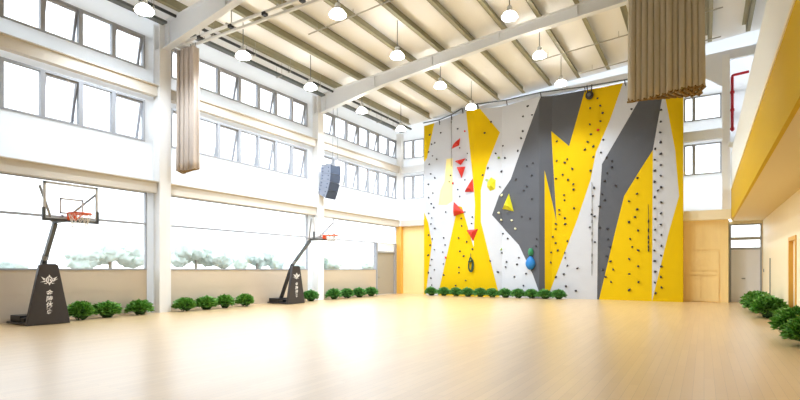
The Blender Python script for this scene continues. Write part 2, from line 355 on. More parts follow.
# door in the window wall with a white panel over it
bm = bmesh.new()
for y in (DOOR_Y[0] - .1, DOOR_Y[1]): box(bm, W0, XW + .03, y, y + .1, 0, 3.09)
box(bm, W0, XW + .03, DOOR_Y[0], DOOR_Y[1], 2.52, 2.6)
box(bm, W0, XW + .03, DOOR_Y[1] + .1, 27.15, 0, 3.09)
d1 = struct('door_1', bm, M['alu'])
obj('door_leaf', B((XW - .1, XW - .04, DOOR_Y[0] + .01, DOOR_Y[1] - .01, .01, 2.51)), M['door_beige'], d1)
obj('transom_panel', B((XW - .1, XW - .04, DOOR_Y[0] + .01, DOOR_Y[1] - .01, 2.61, 3.08)), M['white_paint'], d1)
bm = bmesh.new(); tube(bm, [(XW - .04, DOOR_Y[0] + .15, 1.05), (XW + .03, DOOR_Y[0] + .15, 1.05), (XW + .03, DOOR_Y[0] + .3, 1.05)], .015, 6)
obj('door_handle', bm, M['light_metal'], d1)

# beams that run along the window wall, one length per bay
for k, (a, b) in enumerate(((3.1, 10.68), (11.12, 19.08), (19.52, 26.95))):
    for z0, z1 in ((4.18, 4.57), (7.55, 7.92)):
        bm = B((XW, -16.32, a, b, z0, z1 - .03), (XW, -16.24, a, b, z1 - .03, z1))
        struct('wall_beam', bm, M['beam'])

# steel columns and tapered rafters
COLS = (2.8, 10.9, 19.3)
for y in COLS:
    bm = B((-16.235, -16.2, y - .22, y + .22, 0, rafter_low(-16.2) + .9), (-16.55, -16.235, y - .03, y + .03, 0, rafter_low(-16.2) + .9),
           (-16.55, -16.5, y - .22, y + .22, 0, rafter_low(-16.2) + .9), (-16.5, -16.235, y - .205, y - .16, 0, 9.2))
    struct('steel_column', bm, M['steel'])
    bm = bmesh.new()
    xa, xb = -16.19, 5.9
    xs = [xa] + [p[0] for p in RAFTER_LOW[2:-1]] + [xb]
    prism(bm, [(x, y - .02, rafter_low(x)) for x in xs] + [(xb, y - .02, rafter_top(xb)), (xa, y - .02, rafter_top(xa))], (0, .04, 0))
    for f, s in ((rafter_low, 0), (rafter_top, -.03)):
        prism(bm, [(x, y - .13, f(x) + s) for x in xs] + [(x, y - .13, f(x) + s + .03) for x in xs[::-1]], (0, .26, 0))
    for x in (-15.9, -13.0, -10.0, -7.0, -4.0, -1.0):            # stiffener plates
        box(bm, x - .012, x + .012, y - .1, y + .1, rafter_low(x) + .01, rafter_top(x) - .01)
    struct('roof_rafter', bm, M['rafter'])
bm = B((-16.55, -16.2, 27.0, YB, 4.2, 10.0)); struct('steel_column', bm, M['steel'])
bm = B((-16.55, -16.2, 26.97, YB, 0, 4.2)); struct('column_cladding', bm, M['wood_gold'])
bm = B((.70, 1.0, 27.02, YB, 4.2, 11.2)); struct('steel_column', bm, M['steel'])

# purlins over the rafters
for k in range(16):
    x = -15.25 + 1.4 * k
    if x > 5.8: break
    z = rafter_top(x)
    bm = B((x - .012, x + .012, YF, 26.3, z, z + .34), (x - .012, x + .15, YF, 26.3, z, z + .02), (x - .15, x + .012, YF, 26.3, z + .32, z + .34))
    struct('roof_purlin', bm, M['purlin'])

# back wall
BX = [(-16.2, -15.55), (-15.5, -14.75), (-.80, -.42), (-.40, .68)]
bm = bmesh.new()
for z0, z1 in ((4.2, 5.92), (7.35, 8.44), (9.58, 12.2)): box(bm, -16.55, 6.1, YB, YB + .22, z0, z1)
for z0, z1 in ROWS:
    x = -16.55
    for a, b in BX:
        if a > x: box(bm, x, a, YB, YB + .22, z0, z1)
        x = b
    box(bm, x, 6.1, YB, YB + .22, z0, z1)
struct('wall_back', bm, M['spandrel'])  # translucent here too, so the white parts light up from outside
for z0, z1 in ROWS:
    for j, (a, b) in enumerate(BX):
        bm = bmesh.new(); t = .055
        box(bm, a, b, YB - .02, YB + .12, z0, z0 + t); box(bm, a, b, YB - .02, YB + .12, z1 - t, z1)
        box(bm, a, a + t, YB - .02, YB + .12, z0 + t, z1 - t); box(bm, b - t, b, YB - .02, YB + .12, z0 + t, z1 - t)
        w = struct(next_window(), bm, M['alu'])
        obj('pane', B((a + t, b - t, YB + .04, YB + .05, z0 + t, z1 - t)), M['glass'], w)
# honey wood lower part, with flush hatches at the right
bm = B((-16.2, -.95, YB - .06, YB + .2, 0, 4.2), (-.95, .95, YB - .05, YB + .2, 2.42, 4.2), (.62, .95, YB - .05, YB + .2, 0, 2.42), (-.95, -.78, YB - .05, YB + .2, 0, 2.42),
       (-.78, .62, YB - .01, YB + .2, 0, 2.42))
struct('wall_back_panelling', bm, M['wood_back'])
for a, b, z0, z1 in ((-.745, .585, 1.46, 2.385), (-.745, -.14, .03, 1.2), (-.1, .585, .03, 1.2), (-.745, .585, 1.24, 1.42)):
    struct('wall_hatch', B((a, b, YB - .047, YB - .005, z0, z1)), M['wood_back'])
struct('wall_beam', B((-16.2, -14.6, 27.0, YB, 4.2, 4.57)), M['beam'])
struct('wall_beam', B((-16.2, -14.6, 27.08, YB, 7.5, 7.92)), M['rafter'])
struct('wall_beam', B((-.83, .70, 27.08, YB, 7.45, 7.92)), M['rafter'])
struct('wall_beam', B((-.83, 1.04, 27.0, YB, 3.78, 4.22)), M['cream_trim'])
# end rafter along the back wall with its haunch
bm = bmesh.new()
prism(bm, [(-14.0, 27.08, 10.62), (5.9, 27.08, 11.1), (5.9, 27.08, 11.6), (-14.0, 27.08, 10.74)], (0, .2, 0))
prism(bm, [(.70, 27.05, 9.8), (.70, 27.05, 11.0), (-.75, 27.05, 10.9)], (0, .1, 0))
struct('roof_rafter', bm, M['rafter'])

# right wall, recess with the far door, upper storey
bm = B((XR, XR + .2, YF, 18.3, 0, 3.74), (XR, XR + .2, 19.75, 28.2, 0, 3.74), (XR, XR + .2, 18.3, 19.75, 2.5, 3.74))
struct('wall_right', bm, M['wood_right'])
bm = B((.95, .98, YB, 28.2, 0, 3.74)); struct('wall_recess_side', bm, M['tray'])
bm = B((.95, 1.02, 28.0, 28.2, 0, 3.74), (2.24, XR, 28.0, 28.2, 0, 3.74), (1.02, 2.24, 28.02, 28.2, 3.6, 3.74)); struct('wall_recess', bm, M['wood_right'])
bm = B((1.02, 1.08, 27.98, 28.08, 0, 3.6), (2.18, 2.24, 27.98, 28.08, 0, 3.6), (1.08, 2.18, 27.98, 28.08, 2.42, 2.52), (1.08, 2.18, 27.98, 28.08, 3.54, 3.6))
d2 = struct('door_2', bm, M['alu'])
obj('door_leaf', B((1.075, 2.185, 28.0, 28.05, 0, 2.43)), M['door_grey'], d2)
bm = B((1.50, 1.62, 27.97, 28.0, 1.06, 1.12)); tube(bm, [(1.56, 27.99, 1.09), (1.56, 27.93, 1.09), (1.46, 27.93, 1.09)], .014, 6)
obj('door_handle', bm, M['light_metal'], d2)
obj('transom_bar', B((1.08, 2.18, 27.97, 28.04, 2.86, 3.0)), M['conduit'], d2)
obj('pane', B((1.08, 2.18, 28.03, 28.04, 3.0, 3.54)), M['glass'], d2)
obj('pane', B((1.08, 2.18, 28.03, 28.04, 2.52, 2.86)), M['glass'], d2)
# ochre framed door in the right wall
bm = B((XR - .03, XR + .16, 18.3, 18.42, 0, 2.5), (XR - .03, XR + .16, 19.6, 19.75, 0, 2.5), (XR - .03, XR + .16, 18.42, 19.6, 2.38, 2.5))
d3 = struct('door_3', bm, M['wood_gold'])
obj('door_leaf', B((XR + .08, XR + .13, 18.43, 19.59, .01, 2.37)), M['wood_right'], d3)
# balcony: soffit slab, yellow fascia, cream parapet
bm = B((1.12, XU, YF, YB, 3.74, 3.95), (1.12, XU, YB, 28.2, 3.74, 3.95)); struct('ceiling_balcony', bm, M['soffit'])
struct('balcony_fascia', B((1.05, 1.12, YF, YB, 3.72, 5.10)), M['fascia'])
struct('trim_4', B((1.03, 1.12, YF, YB, 5.10, 5.18)), M['cream_trim'])
struct('balcony_parapet', B((1.05, 1.12, YF, YB, 5.18, 6.75)), M['parapet'])
struct('wall_upper_right', B((XU, XU + .15, YF, YB + .2, 3.74, 12.1)), M['white_wall'])
struct('wall_front', B((-16.8, 6.2, YF - .2, YF, 0, 12.1)), M['white_wall'])

# ------------------------------------------------------------------ climbing wall
cw = thing('climbing_wall', 'tall faceted climbing wall painted white, yellow and grey on the back wall', 'climbing wall', (0, 26.9, 0))
def wall_y(x):
    if x <= PROFILE[0][0]: return PROFILE[0][1]
    for (a, p), (b, q) in zip(PROFILE, PROFILE[1:]):
        if a <= x <= b: return p + (q - p) * (x - a) / (b - a)
    return PROFILE[-1][1]
def climbing_panel(name, pts, mat, lift=0.0, back=None):
    bm = bmesh.new(); vs = [bm.verts.new((x, 0, z)) for x, z in pts]
    bm.faces.new(vs).normal_update(); bmesh.ops.triangulate(bm, faces=bm.faces[:], ngon_method='EAR_CLIP')
    for x, _ in PROFILE:
        bmesh.ops.bisect_plane(bm, geom=bm.verts[:] + bm.edges[:] + bm.faces[:], plane_co=(x, 0, 0), plane_no=(1, 0, 0), dist=1e-5)
    for v in bm.verts: v.co.y = wall_y(v.co.x) - lift
    r = bmesh.ops.extrude_face_region(bm, geom=bm.faces[:], use_keep_orig=True)
    for g in r['geom']:
        if isinstance(g, bmesh.types.BMVert): g.co.y = (27.235 if back is None else wall_y(g.co.x) + back)
    for v in bm.verts: v.co.y -= 26.9
    return obj(name, bm, mat, cw)
for col, pts in PANELS: climbing_panel(col + '_panel', pts, M['panel_' + col])
climbing_panel('gold_reflection_patch', [(-12.97, 8.0), (-12.55, 8.0), (-12.55, 5.5), (-12.95, 5.3), (-13.55, 5.35), (-13.4, 6.2), (-13.1, 6.7)], M['gold_reflection'], .012, .03)  # pale gold reflection painted on as a thin raised patch
# pipe rail along the top, on brackets
RAIL = [(-14.55, 10.38), (-13.43, 10.36), (-12.59, 10.5), (-11.85, 10.72), (-10.91, 10.8), (-9.29, 10.8), (-7.29, 10.72), (-5.17, 10.74), (-3.3, 10.71), (-.9, 10.68)]
bm = bmesh.new(); tube(bm, [(x, wall_y(x) - .12 - 26.9, z) for x, z in RAIL], .035, 8); obj('top_rail', bm, M['grey_metal'], cw)
for x, z in RAIL[1:]:
    bm = bmesh.new(); tube(bm, [(x, wall_y(x) - 26.9 + .05, z - .2), (x, wall_y(x) - 26.9 - .12, z), (x + .05, wall_y(x) - 26.9 - .12, z - .3)], .022, 6)
    obj('bracket', bm, M['black'], cw)

HOLD_MESH = {}
def hold_mesh(kind, seed, r):
    k = (kind, seed)
    if k not in HOLD_MESH:
        bm = bmesh.new(); blob(bm, (0, 0, 0), r, r * .8, r * .85, seed, .35, 1)
        HOLD_MESH[k] = mesh('climbing_hold', bm, M['hold_' + kind], smooth=True)
    return HOLD_MESH[k]
WHERE = {'white left': 'white panel by the left edge', 'yellow left edge top': 'yellow corner at the top left edge', 'yellow left triangle': 'yellow triangle of the left half',
         'white mid left': 'white panel beside the grey diamond', 'yellow left edge bottom': 'narrow yellow strip low on the left edge', 'grey centre': 'big central grey panel',
         'yellow bolt': 'yellow lightning bolt panel', 'white mid right': 'white panel right of the yellow bolt', 'grey right': 'slanted grey panel under the curtain',
         'yellow right triangle': 'tall yellow triangle right of the grey slant', 'white far right': 'white spike at the far right', 'yellow far right': 'yellow panel at the far right edge'}
NAMES = {'dark': 'small dark', 'pale': 'small pale', 'red': 'small red', 'green': 'small green'}
rnd = random.Random(5)
for (kind, where), pts in HOLDS.items():
    for x, z in pts:
        o = bpy.data.objects.new('climbing_hold', hold_mesh(kind, rnd.randrange(4), .062 if kind == 'dark' else .075)); COL.objects.link(o)
        o.location = (x, wall_y(x) - .035, z); o.rotation_euler = (0, rnd.uniform(0, 6.28), 0)
        s = rnd.uniform(.85, 1.2) * (0.85 if where == 'white left' else 1); o.scale = (s, 1, s)
        tag(o, '%s bolt-on hold on the %s' % (NAMES[kind], WHERE[where]), 'climbing hold', '%s holds on the %s' % (kind, WHERE[where]))

# bolted-on volumes: pointed solids on an outline of three corners
def volume(name, label, x, z, tri, mat, out=.3):
    y = wall_y(x)
    bm = bmesh.new(); base = [bm.verts.new((dx, wall_y(x + dx) - y - .005, dz)) for dx, dz in tri]
    cx = sum(t[0] for t in tri) / len(tri); cz = sum(t[1] for t in tri) / len(tri)
    top = [bm.verts.new((cx + (dx - cx) * .3, -out, cz + (dz - cz) * .3)) for dx, dz in tri]
    n = len(tri); bm.faces.new(base); bm.faces.new(top)
    for i in range(n): bm.faces.new((base[i], base[(i + 1) % n], top[(i + 1) % n], top[i]))
    return tag(obj(name, bm, mat, loc=(x, y, z), bevel=.008), label, 'climbing volume', 'coloured climbing volumes')
V = M['volume_red']
volume('climbing_volume', 'red pointed climbing volume highest up the white left panel', -12.32, 8.79, [(-.3, -.25), (.22, -.12), (.3, .3)], V)
volume('climbing_volume', 'flat red climbing volume below the highest red one', -12.05, 7.71, [(-.35, .08), (.05, -.2), (.4, .16)], V)
volume('climbing_volume', 'downward pointing red triangle volume third from the top', -11.98, 7.12, [(-.3, .32), (.3, .28), (.05, -.38)], V)
volume('climbing_volume', 'upright red triangle volume beside the narrow yellow neck', -11.39, 6.25, [(-.35, -.3), (.25, -.36), (.18, .42)], V)
volume('climbing_volume', 'large orange red triangle volume at the tip of the yellow triangle', -12.15, 4.95, [(-.32, .5), (.42, -.18), (-.32, -.35)], V, .4)
volume('climbing_volume', 'lowest red triangle volume, pointing down in the white wedge', -11.26, 3.46, [(-.36, .3), (.36, .34), (.08, -.36)], V)
volume('climbing_volume', 'small lime yellow volume on the white panel beside the yellow neck', -10.2, 6.29, [(-.2, .1), (0, .38), (.26, .2), (.22, -.3), (-.05, -.4), (-.22, -.15)], M['volume_lime'], .25)
volume('climbing_volume', 'lime yellow pyramid volume on the tip of the grey diamond', -9.29, 5.17, [(-.3, -.3), (.42, -.5), (.12, .52)], M['volume_lime'], .4)
bm = bmesh.new(); y = wall_y(-7.84)
bm2 = bmesh.new(); blob(bm2, (0, -.12, 0), .26, .2, .36, 3, .03, 3)
for v in bm2.verts: v.co.x *= 1.0 - .35 * max(0, v.co.z) / .36
blue = tag(obj('climbing_volume', bm2, M['blue'], loc=(-7.84, y, 1.85), smooth=True), 'big blue drop shaped volume low on the grey panel', 'climbing volume', 'coloured climbing volumes')
blob(bm, (0, -.08, 0), .14, .12, .22, 4, .15, 2)
tag(obj('climbing_hold', bm, M['green'], loc=(-7.84, y, 2.42), smooth=True), 'large green hold just above the blue drop shaped volume', 'climbing hold')

# ropes and the belay device
bm = bmesh.new()
for k in range(5):
    pts = []
    for j in range(15):
        a = math.pi * 2 * j / 14; pts.append((.1 * math.cos(a) * (1 + .15 * k) + .015 * k, -.06 - .02 * k + .02 * math.sin(3 * a), .38 * math.sin(a) - .02 * k))
    tube(bm, pts[:-1], .024, 6, closed=True)
tube(bm, [(-.1, -.12, .12), (.12, -.16, .16)], .05, 6)
tube(bm, [(0, -.03, .36), (0, -.02, .6)], .018, 6)
tag(obj('rope_coil', bm, M['rope'], loc=(-11.33, wall_y(-11.33), 1.82)), 'dark green coiled rope hanging low on the yellow triangle', 'rope')
def hanging_rope(label, x, za, zb, mat, knots):
    bm = bmesh.new(); y = wall_y(x)
    tube(bm, [(0, -.05, 0), (.02, -.06, (zb - za) * .5), (0, -.05, zb - za)], .012, 6)
    for t in knots: blob(bm, (.01, -.06, (zb - za) * t), .035, .035, .11, int(t * 99), .2, 1)
    tag(obj('hanging_rope', bm, mat, loc=(x, y, za)), label, 'rope')
hanging_rope('thin grey rope hanging down the white panel beside the grey slant', -4.84, 5.9, 1.2, M['rope_grey'], (.3, .42, .55, .62, .78, .86))
hanging_rope('short black strap hanging beside the white spike', -2.27, 4.6, 2.35, M['black'], (.35, .55, .7, .8, .9, .96))
hanging_rope('thin rope hanging from the rail beside the red volumes', -12.62, 10.45, 7.5, M['rope_grey'], (.12,))
bl = thing('auto_belay', 'round black belay device hanging at the top of the yellow bolt', 'belay device', (-4.93, wall_y(-4.93) - .16, 10.36))
bm = bmesh.new(); blob(bm, (0, 0, -.1), .2, .12, .22, 1, .02, 3); obj('housing', bm, M['black'], bl, smooth=True)
for dx in (-.09, .09):
    bm = bmesh.new(); tube(bm, [(dx, 0, .05), (dx * 1.3, 0, .42)], .03, 6); obj('hanger', bm, M['black'], bl)
bm = bmesh.new(); tube(bm, [(.0, -.1, -.1), (.0, -.14, -.1)], .09, 12); obj('cover_disc', bm, M['grey_metal'], bl)

# ------------------------------------------------------------------ basketball hoops
def text_mesh(s, size, mat, place, parent, name, shear=0.0):
    cu = bpy.data.curves.new(name, 'FONT'); cu.body = s; cu.size = size; cu.align_x = 'CENTER'; cu.align_y = 'CENTER'; cu.extrude = .001; cu.offset = .003
    cu.shear = shear
    t = bpy.data.objects.new(name, cu); COL.objects.link(t)
    dg = bpy.context.evaluated_depsgraph_get(); dg.update()
    me = bpy.data.meshes.new_from_object(t.evaluated_get(dg)); bpy.data.objects.remove(t)
    me.transform(place); me.materials.clear(); me.materials.append(mat)
    o = bpy.data.objects.new(name, me); COL.objects.link(o); o.parent = parent
    return o

def hoop(label, x, y, reach, mx=None):
    """x, y: centre of the front pad's foot; the hoop faces +x (local axes = world axes)"""
    t = thing('basketball_hoop', label, 'basketball hoop', (x, y, 0), 'portable basketball hoops')
    # base platform with its dark weights
    bm = B((-1.27, -.1, -.50, .50, 0.02, .07)); obj('base_platform', bm, M['dark'], t, bevel=.01)
    bm = B((-1.25, -.66, -.42, .42, .07, .24), (-.64, -.42, -.42, .42, .07, .19)); obj('ballast', bm, M['black'], t, bevel=.02)
    for sx in (-1.0, -.25):
        for sy in (-.42, .42):
            bm = bmesh.new(); tube(bm, [(sx, sy - .03, .022), (sx, sy + .03, .022)], .02, 10); obj('wheel', bm, M['black'], t)
    # trapezoid padded front
    w0, w1, hh = .535, .21, 1.66
    bm = bmesh.new(); prism(bm, [(-.12, -w0, .01), (-.12, w0, .01), (-.12, w0 - .012, .1), (-.12, w1 + .02, hh - .04), (-.12, w1 - .05, hh), (-.12, -w1 + .05, hh), (-.12, -w1 - .02, hh - .04), (-.12, -w0 + .012, .1)], (.12, 0, 0))
    pad = obj('front_pad', bm, M['dark'], t, bevel=.015)
    # emblem: a ring with two swept wings, then four characters in a column
    bm = bmesh.new(); X = .002
    def flat(pts): prism(bm, [(X, a, b) for a, b in pts], (.002, 0, 0))
    n = 16
    for i in range(n):
        a, b = 2 * math.pi * i / n, 2 * math.pi * (i + 1) / n
        flat([(.085 * math.cos(a), .1 * math.sin(a)), (.085 * math.cos(b), .1 * math.sin(b)), (.055 * math.cos(b), .07 * math.sin(b)), (.055 * math.cos(a), .07 * math.sin(a))])
    for s in (1, -1):
        flat([(s * .085, .03), (s * .2, .09), (s * .13, -.01)]); flat([(s * .085, -.01), (s * .22, -.06 if s < 0 else .03), (s * .1, -.05)]); flat([(s * .05, -.08), (s * .14, -.09), (s * .07, -.11)])
    flat([(-.02, .1), (.0, .15), (.03, .1)]); flat([(-.02, -.1), (.01, -.15), (.03, -.1)])
    flat([(-.035, .05), (-.012, .05), (-.012, -.05), (-.035, -.05)]); flat([(.008, .05), (.045, .0), (.03, -.05), (.012, -.02)])
    for v in bm.verts: v.co.z += 1.22
    obj('emblem', bm, M['white_paint'], pad)
    for i, ch in enumerate('\u91d1\u9675\u4f53\u80b2'):
        pl = Matrix(((0, 0, 1, .003), (1, 0, 0, .0), (0, 1, 0, .86 - .165 * i), (0, 0, 0, 1)))
        text_mesh(ch, .165, M['white_paint'], pl, pad, 'character', 0.1)
    # arm leaning forward
    top = Vector((reach - .74, -.05, 2.74))
    bm = bmesh.new(); bar(bm, (-.92, -.02, .2), (-.2, -.04, 1.74), .12, .12); obj('lower_arm', bm, M['black'], t)
    bm = bmesh.new(); bar(bm, (-.215, -.04, 1.70), (top.x, top.y, top.z), .1, .11); obj('upper_arm', bm, M['grey_metal'], t)
    bm = bmesh.new(); p = Vector((-.2, -.04, 1.72)).lerp(top, .16)
    tube(bm, [Vector((-.2, -.04, 1.72)).lerp(top, .06), p], .085, 8); obj('sleeve', bm, M['light_metal'], t)
    bm = bmesh.new(); tube(bm, [(-.34, -.02, .07), (-.26, -.03, 1.45)], .03, 8); obj('hydraulic_strut', bm, M['black'], t)
    # backboard
    z0, z1, w = 2.76, 3.72, .66
    bx = reach
    bm = B((bx - .006, bx + .006, -w, w, z0, z1)); bd = obj('backboard', bm, M['board_glass'], t)
    bm = bmesh.new(); k = .06
    for a, b, c, d in ((-w, w, z1 - k, z1), (-w, w, z0, z0 + k), (-w, -w + k, z0, z1), (w - k, w, z0, z1)): box(bm, bx - .015, bx + .015, a, b, c, d)
    obj('board_frame', bm, M['board_edge'], bd)
    bm = bmesh.new(); k = .045; a0, a1, c0, c1 = -.29, .29, z0 + .17, z0 + .58
    for a, b, c, d in ((a0, a1, c1 - k, c1), (a0, a0 + k, c0, c1), (a1 - k, a1, c0, c1), (a0, a1, c0, c0 + k)): box(bm, bx + .007, bx + .011, a, b, c, d)
    obj('target_square', bm, M['board_edge'], bd)
    bm = B((bx - .03, bx + .03, -w - .02, w + .02, z0 - .03, z0 + .035), (bx - .03, bx + .03, -w - .02, -w + .04, z0 + .03, z0 + .3), (bx - .03, bx + .03, w - .04, w + .02, z0 + .03, z0 + .3))
    obj('edge_padding', bm, M['grey_metal'], bd)
    # braces behind the board
    for p, q in (((top.x, -.12, 2.78), (bx - .12, -w - .02, 3.6)), ((bx - .3, .0, 2.84), (bx - .02, w - .04, 3.52)), ((top.x - .05, -.12, 2.82), (bx - .02, -.2, 2.88)), ((top.x - .05, .02, 2.82), (bx - .02, .2, 2.88))):
        bm = bmesh.new(); bar(bm, p, q, .05, .05); obj('brace', bm, M['light_metal'], t)
    bm = bmesh.new(); bar(bm, (top.x - .04, -.05, 2.78), (bx - .03, 0, 2.8), .09, .08); obj('board_bracket', bm, M['grey_metal'], t)
    # rim with plate and net
    rz, rr = z0 + .17, .25; cx = bx + .16 + rr
    ring = [(cx + rr * math.cos(2 * math.pi * j / 28), rr * math.sin(2 * math.pi * j / 28), rz) for j in range(28)]
    bm = bmesh.new(); tube(bm, ring, .022, 8, closed=True)
    box(bm, bx + .012, bx + .03, -.12, .12, rz - .16, rz + .03)
    prism(bm, [(bx + .03, -.1, rz - .02), (bx + .2, -.13, rz - .02), (bx + .2, .13, rz - .02), (bx + .03, .1, rz - .02)], (0, 0, .03))
    for s in (-1, 1): tube(bm, [(bx + .03, s * .08, rz - .14), (bx + .26, s * .13, rz - .01)], .016, 6)
    rim = obj('rim', bm, M['orange'], t)
    bm = bmesh.new(); N = 12
    rad = [rr, rr * .92, rr * .78, rr * .68, rr * .66]; zz = [0, -.1, -.2, -.3, -.36]
    for j in range(N):
        for lvl in range(4):
            for s in (-1, 1):
                a = 2 * math.pi * (j + .5 * (lvl % 2)) / N; b = a + s * math.pi / N
                tube(bm, [(cx + rad[lvl] * math.cos(a), rad[lvl] * math.sin(a), rz + zz[lvl]), (cx + rad[lvl + 1] * math.cos(b), rad[lvl + 1] * math.sin(b), rz + zz[lvl + 1])], .007, 4, cap=False)
    obj('net', bm, M['net'], rim)
    return t
hoop('portable basketball hoop on a dark base nearest the camera by the window wall', -15.25, 6.81, 1.17)
hoop('portable basketball hoop on a dark base standing farther along, before the second column', -15.25, 16.53, 1.55)

# ------------------------------------------------------------------ curtain bunches, track
def curtain(name, label, x0, x1, yc, half, z0, z1, folds, mat, seed):
    r = random.Random(seed); N = folds * 16
    t = thing(name, label, 'curtain', ((x0 + x1) / 2, yc, z0), 'gathered divider curtains')
    path = []; amp = [half * r.uniform(.65, 1.0) for _ in range(folds * 2 + 1)]; ph = [r.uniform(-.25, .25) for _ in range(folds * 2 + 1)]
    for i in range(N + 1):
        s = i / N * folds; k = int(s * 2) if s * 2 < folds * 2 else folds * 2
        path.append(((i / N - .5) * (x1 - x0) + .06 * math.sin(4 * math.pi * s), math.sin(2 * math.pi * s) * amp[k]))
    bm = bmesh.new(); rows = []; lv = 14; th = .02
    for h in range(lv + 1):
        f = h / lv; z = (z1 - z0) * f; row = []
        for i, (px, py) in enumerate(path):
            flare = 1 + .05 * (1 - f) + .03 * math.sin(5 * f + i * .13)
            row.append((px * (1 + .04 * (1 - f)), py * flare, z + (0.05 * math.sin(i * .37 + seed) if h == 0 else 0)))
        rows.append(row)
    n = len(path)
    def nrm(i):
        a, b = path[max(i - 1, 0)], path[min(i + 1, n - 1)]; d = Vector((b[0] - a[0], b[1] - a[1])); d.normalize(); return Vector((-d.y, d.x))
    grids = []
    for s in (-1, 1):
        g = []
        for row in rows: g.append([bm.verts.new((p[0] + nrm(i).x * s * th / 2, p[1] + nrm(i).y * s * th / 2, p[2])) for i, p in enumerate(row)])
        grids.append(g)
    for g in grids:
        for h in range(lv):
            for i in range(n - 1): bm.faces.new((g[h][i], g[h][i + 1], g[h + 1][i + 1], g[h + 1][i]))
    A, Bb = grids
    for h in range(lv):
        for i in (0, n - 1): bm.faces.new((A[h][i], A[h + 1][i], Bb[h + 1][i], Bb[h][i]))
    for h in (0, lv):
        for i in range(n - 1): bm.faces.new((A[h][i], A[h][i + 1], Bb[h][i + 1], Bb[h][i]))
    obj('cloth', bm, mat, t, smooth=True)
    # rolled hem tube along the bottom and carriers on top
    bm = bmesh.new(); tube(bm, [(p[0], p[1], p[2]) for p in rows[0][::2]], .026, 6); obj('hem', bm, M['hem'], t)
    for k in range(folds):
        px = (k + .5) / folds * (x1 - x0) - (x1 - x0) / 2
        bm = bmesh.new(); tube(bm, [(px, 0, z1 - z0 - .02), (px, 0, 9.46 - z0)], .014, 6); obj('carrier', bm, M['light_metal'], t)
    return t
curtain('divider_curtain', 'taupe pleated curtain bunch hanging beside the first column and the windows', -16.1, -15.2, 11.42, .2, 5.02, 9.3, 7, M['curtain'], 2)
curtain('divider_curtain', 'large sand coloured pleated curtain bunch hanging before the climbing wall top', -1.31, -.03, 11.35, .17, 4.98, 9.3, 12, M['curtain_b'], 7)
tr = thing('curtain_track', 'white double curtain track hung across the hall below the roof', 'curtain track', (-7.5, 11.42, 9.5))
for dy in (-.16, .16):
    bm = B((-8.65, 8.4, dy - .035, dy + .035, -.03, .05)); obj('rail', bm, M['track'], tr)
for k in range(8):
    x = -8.2 + 2.28 * k
    bm = B((x - .03, x + .03, -.22, .22, .05, .1)); tube(bm, [(x, 0, .08), (x, 0, rafter_top(x - 7.5) + .2 - 9.5)], .02, 6); obj('hanger', bm, M['conduit'], tr)
for k in range(9):
    x = -7.3 + 1.55 * k
    bm = B((x - .07, x + .07, -.24, -.1, -.1, .0)); obj('trolley', bm, M['black'], tr)
bm = B((-8.5, -8.1, -.25, .2, -.14, .14)); obj('motor_box', bm, M['white_paint'], tr, bevel=.01)

# ------------------------------------------------------------------ lamps
def lamp(label, group, loc, rod):
    t = thing('pendant_lamp', label, 'lamp', loc, group)
    bm = bmesh.new(); lathe(bm, [(.001, .06), (.09, .05), (.18, .0), (.25, -.09), (.27, -.14), (.25, -.17), (.14, -.2), (.001, -.21)], n=24); obj('lamp_shade', bm, M['lamp_shade'], t, smooth=True)
    bm = bmesh.new(); lathe(bm, [(.001, .24), (.07, .24), (.09, .2), (.09, .08), (.13, .05), (.13, .03)], n=16); obj('lamp_cap', bm, M['lamp_cap'], t)
    bm = bmesh.new(); tube(bm, [(0, 0, .2), (0, 0, rod)], .016, 6); obj('rod', bm, M['grey_metal'], t)
    L = bpy.data.lights.new('lamp_light', 'SPOT'); L.spot_size = math.radians(150); L.spot_blend = .6; L.energy = LAMP_W; L.color = (.80, .90, 1); L.shadow_soft_size = .25
    lo = bpy.data.objects.new('bulb', L); COL.objects.link(lo); lo.parent = t; lo.location = (0, 0, -.42)
    return t
ORD = ['nearest', 'second', 'third', 'fourth', 'fifth']
for x, z, ys, nm in ((-14.3, 9.35, (8.94, 12.7, 16.36, 20.1, 23.8), 'row along the window wall'), (-10.0, 9.75, (12.73, 16.38, 20.03, 23.5), 'middle row'), (-5.65, 10.2, (16.56, 20.2, 23.75), 'row farthest from the windows')):
    for k, y in enumerate(ys):
        lamp('white dome pendant lamp, %s in the %s' % (ORD[k] if k == 0 else ORD[k] + ' nearest', nm), 'white dome pendant lamps', (x, y, z), rafter_top(x) + .28 - z)

# ------------------------------------------------------------------ cable trays along the eaves, thin pipes under the roof
for (a, b), where in (((4.0, 10.65), 'before the first column'), ((11.15, 19.05), 'between the two columns'), ((19.55, 26.6), 'beyond the second column')):
    for x, w, z, nm, mt, cap_ in ((-15.85, .26, 9.92, 'wide dark grey cable tray', 'tray', 'cable tray'), (-15.25, .07, 10.0, 'thin black conduit', 'tray_thin', 'conduit')):
        bm = bmesh.new()
        box(bm, x - w / 2, x + w / 2, a, b, z, z + .02); box(bm, x - w / 2, x - w / 2 + .015, a, b, z, z + .08); box(bm, x + w / 2 - .015, x + w / 2, a, b, z, z + .08)
        tt = thing('cable_tray' if w > .1 else 'conduit', '%s under the eaves %s' % (nm, where), cap_, (x, (a + b) / 2, z))
        for v in bm.verts: v.co -= Vector((x, (a + b) / 2, z))
        obj('channel', bm, M[mt], tt)
        n = 4
        for k in range(n):
            yy = (k + .5) / n * (b - a) - (b - a) / 2
            bm = B((-w / 2 - .03, w / 2 + .03, yy - .03, yy + .03, -.035, 0))
            for s in (-1, 1): tube(bm, [(s * (w / 2 + .02), yy, -.02), (s * (w / 2 + .02), yy, rafter_top(x) + .27 - z)], .008, 5)
            obj('hanger', bm, M['conduit'], tt)
